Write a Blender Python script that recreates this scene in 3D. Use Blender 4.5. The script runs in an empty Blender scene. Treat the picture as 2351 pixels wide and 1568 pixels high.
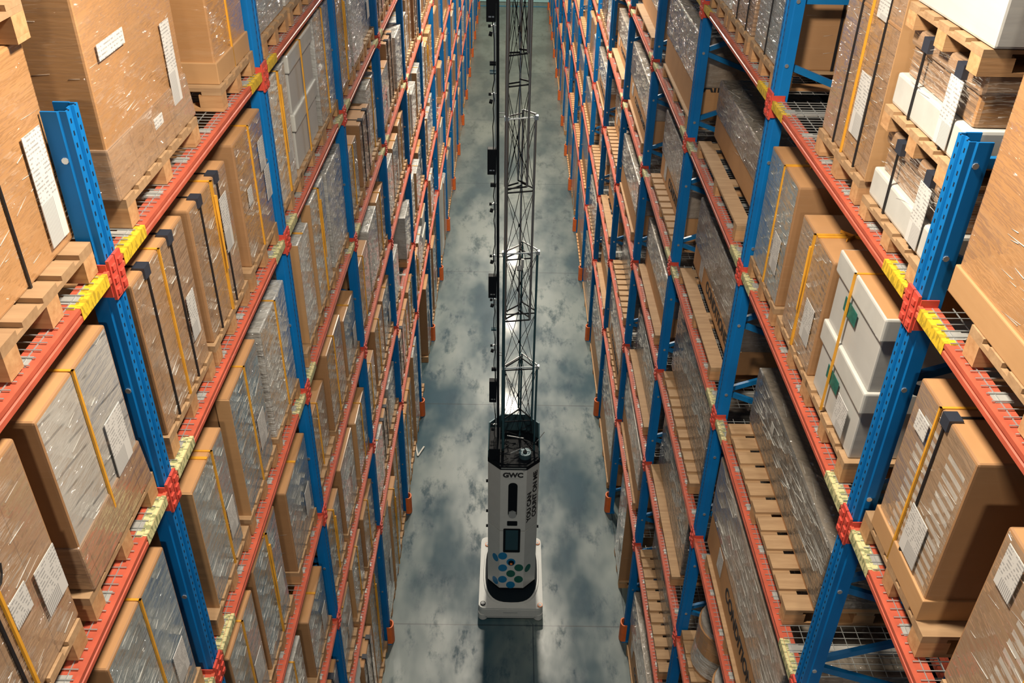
import bpy, bmesh, math, random
from mathutils import Vector, Matrix
rnd = random.Random(7)
C = bpy.context.scene.collection
sc = bpy.context.scene
# ------------------------------------------------------------------ camera
F_PX, TILT, YAW, ROLL, CAMZ = 2076.8, math.radians(33.643), math.radians(0.35), math.radians(1.08), 11.598
fw = Vector((math.sin(YAW)*math.cos(TILT), math.cos(YAW)*math.cos(TILT), -math.sin(TILT)))
r0 = Vector((math.cos(YAW), -math.sin(YAW), 0)); u0 = r0.cross(fw)
rt = r0*math.cos(ROLL)+u0*math.sin(ROLL); up = -r0*math.sin(ROLL)+u0*math.cos(ROLL)
cd = bpy.data.cameras.new('camera'); cam = bpy.data.objects.new('camera', cd); C.objects.link(cam)
cam.matrix_world = Matrix(((rt.x, up.x, -fw.x, 0), (rt.y, up.y, -fw.y, 0), (rt.z, up.z, -fw.z, CAMZ), (0, 0, 0, 1)))
cd.sensor_width = 36; cd.lens = F_PX/2351*36; cd.clip_start = .05; cd.clip_end = 200
sc.camera = cam
# ------------------------------------------------------------------ world, exposure, lamps
w = bpy.data.worlds.new('world'); sc.world = w; w.use_nodes = True
w.node_tree.nodes['Background'].inputs[0].default_value = (.10, .36, .60, 1)
w.node_tree.nodes['Background'].inputs[1].default_value = .22
sc.view_settings.view_transform = 'Standard'; sc.view_settings.look = 'None'
sc.view_settings.gamma = 1; sc.view_settings.exposure = 0.2; sc.view_settings.use_curve_mapping = False
sc.cycles.max_bounces = 5; sc.cycles.diffuse_bounces = 2; sc.cycles.glossy_bounces = 3
LAMPZ = 12.5
LAMPS = [(-3.4, 300), (3.4, 330), (17.6, 1000), (24.4, 660), (31.1, 660), (38.0, 700), (44.8, 420)]
for ly, e in LAMPS:
    ld = bpy.data.lights.new('lamp_light', 'AREA'); ld.shape = 'RECTANGLE'; ld.size = .5; ld.size_y = .55
    ld.energy = e; ld.color = (1, .89, .73)
    lo = bpy.data.objects.new('lamp_light', ld); C.objects.link(lo); lo.location = (.12, ly, LAMPZ)
# ------------------------------------------------------------------ helpers
def projpx(p):
    d = Vector(p)-Vector((0, 0, CAMZ)); z = d.dot(fw)
    if z < .05: return None
    return 1175.5+F_PX*d.dot(rt)/z, 784-F_PX*d.dot(up)/z
def seen(x0, x1, y0, y1, z0, z1, m=330):
    us = []; vs = []
    for x in (x0, x1):
        for y in (y0, y1):
            for z in (z0, z1):
                q = projpx((x, y, z))
                if q: us.append(q[0]); vs.append(q[1])
    return bool(us) and max(us) > -m and min(us) < 2351+m and max(vs) > -m and min(vs) < 1568+m
class MB:
    def __init__(s): s.v = []; s.f = []; s.m = []
    def box(s, x0, x1, y0, y1, z0, z1, m=0, fm=None):
        # fm: dict of face -> material slot, faces: -x +x -y +y -z +z
        b = len(s.v)
        s.v += [(x0,y0,z0),(x1,y0,z0),(x1,y1,z0),(x0,y1,z0),(x0,y0,z1),(x1,y0,z1),(x1,y1,z1),(x0,y1,z1)]
        fs = {'-z':(0,3,2,1),'+z':(4,5,6,7),'-y':(0,1,5,4),'+y':(2,3,7,6),'-x':(0,4,7,3),'+x':(1,2,6,5)}
        for k, f in fs.items():
            s.f.append(tuple(b+i for i in f)); s.m.append((fm or {}).get(k, m))
        return s
    def tube(s, p, q, r, n=8, m=0, r2=None, cap=True):
        p = Vector(p); q = Vector(q); d = (q-p).normalized()
        a = d.orthogonal().normalized(); c = d.cross(a); b = len(s.v); r2 = r if r2 is None else r2
        for i in range(n):
            t = 2*math.pi*(i+.5)/n; o = a*math.cos(t)+c*math.sin(t)
            s.v.append(tuple(p+o*r)); s.v.append(tuple(q+o*r2))
        for i in range(n):
            j = (i+1) % n; s.f.append((b+2*i, b+2*j, b+2*j+1, b+2*i+1)); s.m.append(m)
        if cap:
            s.f.append(tuple(b+2*i for i in reversed(range(n)))); s.m.append(m)
            s.f.append(tuple(b+2*i+1 for i in range(n))); s.m.append(m)
        return s
    def bar(s, p, q, w, h, m=0):
        p = Vector(p); q = Vector(q); d = (q-p).normalized()
        a = d.cross(Vector((0, 1, 0))); a = a.normalized() if a.length > 1e-3 else Vector((1, 0, 0)); c = d.cross(a).normalized(); b = len(s.v)
        for e in (p, q):
            for i, j in ((-1,-1),(1,-1),(1,1),(-1,1)): s.v.append(tuple(e+a*i*w/2+c*j*h/2))
        for f in ((0,1,2,3),(7,6,5,4),(0,4,5,1),(1,5,6,2),(2,6,7,3),(3,7,4,0)): s.f.append(tuple(b+i for i in f)); s.m.append(m)
        return s
    def prism(s, poly, z0, z1, m=0, mt=None, axis='z', scale1=1.0, c=(0, 0)):
        b = len(s.v); n = len(poly)
        def P(a, h, k=1.0):
            x = c[0]+(a[0]-c[0])*k; y = c[1]+(a[1]-c[1])*k
            return {'z': (x, y, h), 'y': (x, h, y), 'x': (h, x, y)}[axis]
        for a in poly: s.v.append(P(a, z0))
        for a in poly: s.v.append(P(a, z1, scale1))
        for i in range(n):
            j = (i+1) % n; s.f.append((b+i, b+j, b+n+j, b+n+i)); s.m.append(m)
        s.f.append(tuple(b+i for i in reversed(range(n)))); s.m.append(m)
        s.f.append(tuple(b+n+i for i in range(n))); s.m.append(m if mt is None else mt)
        return s
    def mesh(s, name, mats, bevel=0, smooth=False):
        me = bpy.data.meshes.new(name); me.from_pydata(s.v, [], s.f)
        for m in (mats if isinstance(mats, (list, tuple)) else [mats]): me.materials.append(m)
        me.polygons.foreach_set('material_index', s.m)
        bm = bmesh.new(); bm.from_mesh(me); bmesh.ops.recalc_face_normals(bm, faces=bm.faces)
        if bevel: bmesh.ops.bevel(bm, geom=list(bm.edges), offset=bevel, segments=2, affect='EDGES', profile=.6)
        bm.to_mesh(me); bm.free()
        if smooth: me.polygons.foreach_set('use_smooth', [True]*len(me.polygons))
        return me
    def build(s, name, mats, parent=None, bevel=0, smooth=False, loc=(0, 0, 0)):
        o = bpy.data.objects.new(name, s.mesh(name, mats, bevel, smooth)); C.objects.link(o)
        if parent: o.parent = parent
        o.location = loc
        return o
def tag(o, label=None, cat=None, group=None, kind=None):
    if label: o['label'] = label
    if cat: o['category'] = cat
    if group: o['group'] = group
    if kind: o['kind'] = kind
    return o
def empty(name, loc=(0, 0, 0), rz=0, parent=None):
    o = bpy.data.objects.new(name, None); C.objects.link(o); o.location = loc; o.rotation_euler = (0, 0, rz)
    o.empty_display_size = .1
    if parent: o.parent = parent
    return o
def copy_tree(o, kids, parent=None):
    c = o.copy(); C.objects.link(c)
    if parent: c.parent = parent
    for ch in kids.get(o.name, ()): copy_tree(ch, kids, c)
    return c
def kids_of(root):
    d = {}
    def rec(o):
        d[o.name] = list(o.children)
        for c in d[o.name]: rec(c)
    rec(root); return d
# ------------------------------------------------------------------ materials
def new_mat(name):
    m = bpy.data.materials.new(name); m.use_nodes = True; nt = m.node_tree
    return m, nt, nt.nodes['Principled BSDF']
def N(nt, t, **k):
    n = nt.nodes.new(t)
    for a, b in k.items():
        if a.startswith('_'): n.inputs[int(a[1:])].default_value = b
        else: setattr(n, a, b)
    return n
def L(nt, a, b): nt.links.new(a, b)
def math_(nt, op, a, b=None, c=None):
    n = nt.nodes.new('ShaderNodeMath'); n.operation = op
    for i, q in enumerate((a, b, c)):
        if q is None: continue
        if isinstance(q, (int, float)): n.inputs[i].default_value = q
        else: nt.links.new(q, n.inputs[i])
    return n.outputs[0]
def mixc(nt, f, a, b):
    n = nt.nodes.new('ShaderNodeMix'); n.data_type = 'RGBA'
    for i, q in ((0, f), (6, a), (7, b)):
        if isinstance(q, (int, float)): n.inputs[i].default_value = q
        elif isinstance(q, tuple): n.inputs[i].default_value = (*q, 1) if len(q) == 3 else q
        else: nt.links.new(q, n.inputs[i])
    return n.outputs[2]
def noise(nt, vec, scale, detail=3, rough=.55, w=None):
    n = nt.nodes.new('ShaderNodeTexNoise'); n.inputs['Scale'].default_value = scale
    n.inputs['Detail'].default_value = detail; n.inputs['Roughness'].default_value = rough
    if w is not None:
        n.noise_dimensions = '4D'; nt.links.new(w, n.inputs['W'])
    nt.links.new(vec, n.inputs['Vector']); return n.outputs['Fac']
def mapping(nt, vec, scale=(1, 1, 1), rot=(0, 0, 0)):
    n = nt.nodes.new('ShaderNodeMapping'); n.inputs['Scale'].default_value = scale; n.inputs['Rotation'].default_value = rot
    nt.links.new(vec, n.inputs['Vector']); return n.outputs[0]
def ramp(nt, f, lo, hi):
    n = nt.nodes.new('ShaderNodeMapRange'); n.inputs[1].default_value = lo; n.inputs[2].default_value = hi
    nt.links.new(f, n.inputs[0]); return n.outputs[0]
def objco(nt):
    tc = nt.nodes.new('ShaderNodeTexCoord'); return tc.outputs['Object']
def rand(nt):
    oi = nt.nodes.new('ShaderNodeObjectInfo'); return oi.outputs['Random']
def bump(nt, b, h, strength, dist=.01):
    n = nt.nodes.new('ShaderNodeBump'); n.inputs['Strength'].default_value = strength; n.inputs['Distance'].default_value = dist
    nt.links.new(h, n.inputs['Height']); nt.links.new(n.outputs[0], b.inputs['Normal'])
def plain(name, col, rough=.5, metal=0, var=.0, coat=0, scale=8):
    m, nt, b = new_mat(name); b.inputs['Roughness'].default_value = rough; b.inputs['Metallic'].default_value = metal
    b.inputs['Coat Weight'].default_value = coat
    if var:
        f = noise(nt, objco(nt), scale, 4)
        L(nt, mixc(nt, ramp(nt, f, .3, .7), tuple(c*(1-var) for c in col), tuple(min(1, c*(1+var)) for c in col)), b.inputs['Base Color'])
    else: b.inputs['Base Color'].default_value = (*col, 1)
    return m
def sep(nt, v):
    n = nt.nodes.new('ShaderNodeSeparateXYZ'); nt.links.new(v, n.inputs[0]); return n.outputs
def film(name, col, haze, cover=.5, streak=1.0, rough=.28, pattern=None, dark=(.03, .03, .035), tilt=.12, hl=1.0, crump=0.0):
    """surface under clinging stretch film: near horizontal hazy streaks, glossy ridges"""
    m, nt, b = new_mat(name); co = objco(nt); r = rand(nt); rw = math_(nt, 'MULTIPLY', r, 37.0)
    base = mixc(nt, ramp(nt, noise(nt, co, 3.0, 3, .5, rw), .3, .7), tuple(c*.86 for c in col), tuple(min(1, c*1.1) for c in col))
    base = mixc(nt, math_(nt, 'MULTIPLY', r, .35), base, tuple(c*.72 for c in col))
    if pattern:
        base = mixc(nt, pattern(nt, co, r), base, dark)
    v1 = mapping(nt, co, (2.6, 2.6, 26), (tilt, 0, 0)); v2 = mapping(nt, co, (3.5, 3.5, 16), (-tilt*2.2, .05, 0))
    s1 = noise(nt, v1, 1.0, 3, .55, rw); s2 = noise(nt, v2, 1.0, 3, .6, rw)
    ridge = ramp(nt, math_(nt, 'ABSOLUTE', math_(nt, 'SUBTRACT', s1, .5)), .035, .0)
    st = math_(nt, 'MULTIPLY', math_(nt, 'MULTIPLY', ramp(nt, s1, .45, .75), ramp(nt, s2, .35, .65)), .6)
    big = ramp(nt, noise(nt, co, 1.6, 2, .5, rw), .35, .62)
    f = math_(nt, 'ADD', math_(nt, 'MULTIPLY', st, .75*streak), math_(nt, 'MULTIPLY', big, cover))
    f = math_(nt, 'MINIMUM', f, .96)
    L(nt, mixc(nt, f, base, haze), b.inputs['Base Color'])
    b.inputs['Roughness'].default_value = rough+.12
    b.inputs['Coat Weight'].default_value = hl; b.inputs['Coat Roughness'].default_value = .07; b.inputs['Specular IOR Level'].default_value = .6
    patch = ramp(nt, noise(nt, co, 4.5, 2, .5, rw), .42, .62)
    h = math_(nt, 'ADD', math_(nt, 'MULTIPLY', math_(nt, 'MULTIPLY', ridge, patch), .55), math_(nt, 'ADD', math_(nt, 'MULTIPLY', s1, .5), math_(nt, 'MULTIPLY', s2, .7)))
    if crump:
        cr = noise(nt, mapping(nt, co, (7, 7, 10), (.3, 0, 0)), 1.0, 3, .6, rw)
        h = math_(nt, 'ADD', h, math_(nt, 'MULTIPLY', cr, 1.6*crump))
        bump(nt, b, math_(nt, 'ADD', s1, math_(nt, 'MULTIPLY', cr, 2.0)), .45*crump, .03)
    else: bump(nt, b, math_(nt, 'ADD', s1, s2), .22, .008)
    cn = nt.nodes.new('ShaderNodeBump'); cn.inputs['Strength'].default_value = min(1, .9*streak+.2); cn.inputs['Distance'].default_value = .11
    nt.links.new(h, cn.inputs['Height']); nt.links.new(cn.outputs[0], b.inputs['Coat Normal'])
    return m
CB = (.46, .235, .095); CB2 = (.36, .19, .085)
def cardboard(name, col, var=.12, shine=.0):
    m, nt, b = new_mat(name); co = objco(nt); r = rand(nt); rw = math_(nt, 'MULTIPLY', r, 41.0)
    c = mixc(nt, ramp(nt, noise(nt, co, 2.5, 4, .6, rw), .3, .7), tuple(q*(1-var) for q in col), tuple(min(1, q*(1+var)) for q in col))
    c = mixc(nt, math_(nt, 'MULTIPLY', r, .28), c, tuple(q*.7 for q in col))
    g = noise(nt, mapping(nt, co, (3, 3, 60)), 1, 3)
    c = mixc(nt, math_(nt, 'MULTIPLY', ramp(nt, g, .55, .8), .10), c, (.55, .40, .26))
    L(nt, c, b.inputs['Base Color']); b.inputs['Roughness'].default_value = .62
    b.inputs['Coat Weight'].default_value = shine; b.inputs['Coat Roughness'].default_value = .2
    bump(nt, b, noise(nt, mapping(nt, co, (2, 2, 14), (.1, 0, 0)), 1, 3), .18, .006)
    return m
M = {}
M['top'] = cardboard('cardboard_top', (.52, .27, .115))
M['side'] = cardboard('cardboard_side', CB2, shine=.25)
M['card'] = film('carton_under_film', CB, (.50, .31, .17), .10, .8, pattern=None)
def p_stack(nt, co, r):
    y = sep(nt, co)[1]; z = sep(nt, co)[2]
    def ln(v, per, t): return math_(nt, 'LESS_THAN', math_(nt, 'FRACT', math_(nt, 'DIVIDE', math_(nt, 'ADD', v, 5.02), per)), t)
    g = math_(nt, 'MAXIMUM', ln(z, .142, .045), ln(y, .262, .025))
    k = ramp(nt, noise(nt, mapping(nt, co, (1, 16, 22)), 1, 2), .60, .63)
    return math_(nt, 'MAXIMUM', math_(nt, 'MULTIPLY', g, .45), math_(nt, 'MULTIPLY', k, .30))
def p_lines(nt, co, r):
    z = sep(nt, co)[2]; y = sep(nt, co)[1]
    a = math_(nt, 'LESS_THAN', math_(nt, 'FRACT', math_(nt, 'MULTIPLY', math_(nt, 'ADD', z, math_(nt, 'MULTIPLY', y, .15)), 11.0)), .13)
    k = ramp(nt, noise(nt, mapping(nt, co, (1, 5, 9)), 1, 2), .45, .55)
    return math_(nt, 'MULTIPLY', math_(nt, 'MULTIPLY', a, k), .7)
M['brownfilm'] = film('brown_carton_hazed_by_film', (.36, .205, .105), (.42, .32, .24), .28, 1.0, pattern=p_stack, dark=(.08, .05, .035))
def p_blotch(nt, co, r):
    return math_(nt, 'MULTIPLY', ramp(nt, noise(nt, mapping(nt, co, (2, 14, 9)), 1, 3), .56, .64), .45)
def p_hatch(nt, co, r):
    y = sep(nt, co)[1]; z = sep(nt, co)[2]
    a = math_(nt, 'LESS_THAN', math_(nt, 'FRACT', math_(nt, 'MULTIPLY', z, 24.0)), .45)
    k = ramp(nt, noise(nt, mapping(nt, co, (1, 26, 8)), 1, 2), .47, .53)
    return math_(nt, 'MULTIPLY', math_(nt, 'MULTIPLY', a, k), .5)
M['grey'] = film('grey_film_front', (.22, .25, .255), (.41, .47, .49), .35, .8, pattern=p_stack, dark=(.05, .06, .07), crump=.35)
M['greyline'] = film('grey_slatted_front_under_film', (.43, .40, .36), (.60, .57, .52), .3, .55, pattern=p_lines)
M['bluefilm'] = film('blue_grey_film_front', (.15, .22, .27), (.36, .45, .48), .3, .9, pattern=p_hatch, dark=(.02, .05, .11), crump=.5)
M['silver'] = film('silvery_film', (.38, .37, .345), (.70, .70, .68), .4, 1.2, pattern=p_stack, dark=(.17, .12, .08), crump=1.0)
M['darkfilm'] = film('dark_contents_under_film', (.085, .078, .068), (.42, .39, .34), .12, 1.0, hl=1, crump=.5)
M['wrap'] = film('grey_brown_film_over_carton', (.25, .19, .14), (.52, .46, .40), .30, 1.25, hl=1, crump=.5)
M['wraptop'] = film('film_over_carton_top', (.22, .185, .145), (.42, .38, .33), .25, .8, hl=1, crump=.6)
M['mix'] = film('mixed_small_boxes_under_film', (.36, .23, .14), (.56, .47, .39), .2, .9, pattern=p_hatch, dark=(.05, .06, .07))
def p_holes(nt, co, r):
    y = sep(nt, co)[1]; z = sep(nt, co)[2]; ya = math_(nt, 'ABSOLUTE', math_(nt, 'ADD', y, .04))
    a = math_(nt, 'LESS_THAN', math_(nt, 'FRACT', math_(nt, 'MULTIPLY', z, 19.0)), .5)
    k = math_(nt, 'MULTIPLY', math_(nt, 'GREATER_THAN', ya, .055), math_(nt, 'LESS_THAN', ya, .215))
    zz = math_(nt, 'MULTIPLY', math_(nt, 'GREATER_THAN', z, .12), math_(nt, 'LESS_THAN', z, .84))
    return math_(nt, 'MULTIPLY', math_(nt, 'MULTIPLY', math_(nt, 'MULTIPLY', a, k), zz), .85)
M['holes'] = film('carton_with_rows_of_pale_slots', (.34, .215, .125), (.46, .36, .27), .15, .5, pattern=p_holes, dark=(.55, .52, .47))
def p_ribs(nt, co, r):
    z = sep(nt, co)[2]
    a = math_(nt, 'LESS_THAN', math_(nt, 'FRACT', math_(nt, 'MULTIPLY', z, 30.0)), .4)
    return math_(nt, 'MULTIPLY', a, .6)
M['ribs'] = film('ribbed_brown_carton_under_film', (.38, .23, .13), (.55, .45, .37), .1, .7, pattern=p_ribs, dark=(.13, .085, .06))
M['crease_glint'] = plain('film_crease_glint', (.55, .54, .50), .13, coat=1)  # pale colour puts the film's glints into the creases
M['white'] = cardboard('white_card', (.52, .51, .48), .05, .35)
M['whitelid'] = plain('white_lid', (.55, .54, .50), .45, var=.06, coat=.3)
M['wood'] = None
def wood(name, a, b_):
    m, nt, b = new_mat(name); co = objco(nt); r = rand(nt)
    n1 = noise(nt, mapping(nt, co, (3, 30, 30)), 1, 4, .6, math_(nt, 'MULTIPLY', r, 30.0))
    c = mixc(nt, ramp(nt, n1, .3, .7), a, b_)
    c = mixc(nt, math_(nt, 'MULTIPLY', r, .35), c, tuple(q*.65 for q in a))
    L(nt, c, b.inputs['Base Color']); b.inputs['Roughness'].default_value = .7
    bump(nt, b, n1, .25, .004); return m
M['wood'] = wood('pallet_wood', (.42, .21, .085), (.62, .36, .17))
M['woodg'] = wood('weathered_pallet_boards', (.34, .20, .10), (.50, .32, .17))
M['yellow'] = plain('yellow_strap', (.70, .33, .03), .45, var=.15)
M['band'] = plain('black_band', (.012, .012, .014), .4)
M['guard'] = plain('dark_corner_guard', (.03, .035, .05), .4)
M['edge'] = cardboard('edge_board', (.50, .28, .125), .08)
M['green'] = plain('green_label', (.02, .13, .10), .5, var=.3, scale=30)
def paper():
    m, nt, b = new_mat('printed_paper_label'); co = objco(nt); o = sep(nt, co)
    z = math_(nt, 'ADD', o[2], o[0])
    ln = math_(nt, 'LESS_THAN', math_(nt, 'FRACT', math_(nt, 'MULTIPLY', z, 58.0)), .38)
    k = ramp(nt, noise(nt, mapping(nt, co, (20, 60, 20)), 1, 2), .45, .52)
    bar = math_(nt, 'LESS_THAN', math_(nt, 'FRACT', math_(nt, 'MULTIPLY', o[1], 95.0)), .5)
    low = math_(nt, 'LESS_THAN', o[2], -.045)
    f = math_(nt, 'ADD', math_(nt, 'MULTIPLY', math_(nt, 'MULTIPLY', ln, k), math_(nt, 'SUBTRACT', 1, low)), math_(nt, 'MULTIPLY', math_(nt, 'MULTIPLY', bar, low), math_(nt, 'LESS_THAN', o[1], .03)))
    L(nt, mixc(nt, math_(nt, 'MULTIPLY', f, .55), (.62, .60, .57), (.10, .10, .11)), b.inputs['Base Color'])
    b.inputs['Roughness'].default_value = .5; return m
M['paper'] = paper()
def steel_blue():
    m, nt, b = new_mat('blue_perforated_steel'); co = objco(nt); o = sep(nt, co)
    def col(yc, ph, per, wd, ht):
        dy = math_(nt, 'LESS_THAN', math_(nt, 'ABSOLUTE', math_(nt, 'SUBTRACT', o[1], yc)), wd)
        fz = math_(nt, 'LESS_THAN', math_(nt, 'ABSOLUTE', math_(nt, 'SUBTRACT', math_(nt, 'FRACT', math_(nt, 'ADD', math_(nt, 'DIVIDE', o[2], per), ph)), .5)), ht)
        return math_(nt, 'MULTIPLY', dy, fz)
    f = math_(nt, 'MAXIMUM', math_(nt, 'MAXIMUM', col(-.033, 0, .05, .0055, .2), col(.033, 0, .05, .0055, .2)), col(.0, .5, .1, .006, .07))
    f2 = math_(nt, 'MAXIMUM', f, 0.0)
    side = math_(nt, 'LESS_THAN', math_(nt, 'ABSOLUTE', math_(nt, 'SUBTRACT', o[0], 0)), 5)
    c = mixc(nt, ramp(nt, noise(nt, co, 2.0, 3), .3, .7), (.001, .120, .36), (.001, .165, .47))
    L(nt, mixc(nt, f2, c, (.004, .012, .03)), b.inputs['Base Color']); b.inputs['Roughness'].default_value = .55; b.inputs['Specular IOR Level'].default_value = .3; return m
M['blue'] = steel_blue()
M['blueplain'] = plain('blue_steel', (.005, .14, .36), .4, var=.15)
M['bolt'] = plain('zinc_bolt', (.6, .62, .62), .3, .8)
M['beam'] = plain('orange_red_beam', (.50, .10, .055), .42, var=.15, coat=.15)
M['conn'] = plain('red_connector', (.56, .07, .045), .45, var=.15, coat=.1)
M['guardo'] = plain('orange_guard', (.80, .16, .03), .5, var=.1)
def ylabel(name, base, ink):
    m, nt, b = new_mat(name); co = objco(nt)
    f = math_(nt, 'MULTIPLY', ramp(nt, noise(nt, mapping(nt, co, (20, 60, 20)), 1, 2), .52, .56), .6)
    L(nt, mixc(nt, f, base, ink), b.inputs['Base Color']); b.inputs['Roughness'].default_value = .4; return m
M['ylab'] = ylabel('yellow_load_label', (.72, .47, .03), (.25, .18, .02))
M['clab'] = ylabel('cream_load_label', (.62, .58, .30), (.05, .10, .04))
M['wire'] = plain('galvanised_wire', (.50, .52, .51), .35, .55)
M['chan'] = plain('galvanised_channel', (.50, .49, .46), .45, .35, var=.15)
# ------------------------------------------------------------------ rack layout
BAY = 2.8; NC = 17
XF = {'left': -1.725, 'right': 1.859}; Y0 = {'left': 3.46, 'right': 3.56}
LV = {'left': [9.60, 8.32, 6.86, 5.40, 3.90, 2.42], 'right': [9.43, 8.05, 6.565, 5.07, 3.57, 2.05]}
TOP = {'left': 10.37, 'right': 10.27}; SG = {'left': 1, 'right': -1}
BW = {-1: 'nearest bay', 0: 'second bay', 1: 'third bay', 2: 'fourth bay', 3: 'fifth bay', 4: 'sixth bay', 5: 'seventh bay', 6: 'eighth bay', 7: 'ninth bay', 8: 'tenth bay', 9: 'eleventh bay', 10: 'twelfth bay', 11: 'thirteenth bay', 12: 'fourteenth bay', 13: 'fifteenth bay', 14: 'sixteenth bay', 15: 'seventeenth bay', 16: 'eighteenth bay'}
LW = ['top shelf', 'second shelf down', 'third shelf down', 'fourth shelf down', 'fifth shelf down', 'lowest shelf', 'floor level']
SW = ['near place', 'middle place', 'far place']
# floor
def floor_mat():
    m, nt, b = new_mat('polished_concrete'); co = objco(nt); o = sep(nt, co)
    n1 = noise(nt, mapping(nt, co, (.62, .30, 1)), 1.0, 4, .55); n2 = noise(nt, mapping(nt, co, (2.6, 1.1, 1)), 1.0, 5, .7)
    n3 = noise(nt, mapping(nt, co, (9, 2.2, 1)), 1.0, 4, .7)
    c = mixc(nt, ramp(nt, n1, .38, .60), (.010, .050, .078), (.115, .155, .15))
    c = mixc(nt, math_(nt, 'MULTIPLY', ramp(nt, n2, .5, .66), .7), c, (.007, .038, .065))
    scuff = math_(nt, 'MULTIPLY', ramp(nt, n3, .6, .72), ramp(nt, n2, .45, .6))
    c = mixc(nt, math_(nt, 'MULTIPLY', scuff, .75), c, (.02, .055, .08))
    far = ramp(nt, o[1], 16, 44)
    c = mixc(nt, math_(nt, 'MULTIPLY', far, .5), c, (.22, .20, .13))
    def joint(v, off, per, wd):
        return math_(nt, 'LESS_THAN', math_(nt, 'ABSOLUTE', math_(nt, 'MULTIPLY', math_(nt, 'SUBTRACT', math_(nt, 'FRACT', math_(nt, 'ADD', math_(nt, 'DIVIDE', math_(nt, 'SUBTRACT', v, off), per), .5)), .5), per)), wd)
    j = joint(o[1], 9.37, 5.66, .011)
    j2 = math_(nt, 'LESS_THAN', math_(nt, 'ABSOLUTE', math_(nt, 'SUBTRACT', o[0], 1.93)), .008)
    j3 = math_(nt, 'MULTIPLY', math_(nt, 'LESS_THAN', math_(nt, 'ABSOLUTE', math_(nt, 'SUBTRACT', o[0], .47)), .008), math_(nt, 'LESS_THAN', o[1], 9.4))
    L(nt, mixc(nt, math_(nt, 'MULTIPLY', math_(nt, 'MAXIMUM', math_(nt, 'MAXIMUM', j, j2), j3), .9), c, (.015, .03, .04)), b.inputs['Base Color'])
    dk = math_(nt, 'MAXIMUM', math_(nt, 'SUBTRACT', 1.0, ramp(nt, n1, .42, .58)), ramp(nt, n2, .5, .64))
    sp = math_(nt, 'SUBTRACT', .75, math_(nt, 'MULTIPLY', dk, .55)); L(nt, sp, b.inputs['Specular IOR Level'])
    L(nt, math_(nt, 'SUBTRACT', .30, math_(nt, 'MULTIPLY', dk, .2)), b.inputs['Coat Weight'])
    rr = math_(nt, 'ADD', math_(nt, 'MULTIPLY', n2, .30), .24)
    L(nt, rr, b.inputs['Roughness']); b.inputs['Coat Roughness'].default_value = .09
    bump(nt, b, n3, .06, .01); return m
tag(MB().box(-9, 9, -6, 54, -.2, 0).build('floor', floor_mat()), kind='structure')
tag(MB().box(-9, 9, 50, 50.2, 0, 14).build('wall_far', plain('far_wall_paint', (.5, .48, .42), .7, var=.05)), kind='structure')
wm = plain('gap_shade_dark', (.016, .022, .03), .8)  # dark panels added behind the racks to darken the gaps and block side light
tag(MB().box(-3.2, -3.1, -6, 49.95, 0, 10.6).build('shade_panel_left', wm), kind='structure')
tag(MB().box(3.25, 3.35, -6, 49.95, 0, 10.6).build('shade_panel_right', wm), kind='structure')
# roller door and threshold in the end wall
dm = plain('pale_cyan_door', (.45, .78, .80), .5, var=.06)
dd = MB()
for i in range(14): dd.box(-1.75, 2.35, 49.9, 49.97, .02+i*.3, .02+i*.3+.285)
tag(dd.build('door_1', dm), kind='structure')
tag(MB().box(-2.2, 2.6, 49.8, 50.02, 4.2, 4.35).box(-2.2, -1.78, 49.8, 50.0, 0, 4.2).box(2.38, 2.6, 49.8, 50.0, 0, 4.2).box(-1.78, 2.38, 48.9, 49.1, .0, .012).build('trim_1', plain('door_trim_blue', (.03, .16, .26), .5)), kind='structure')

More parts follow.
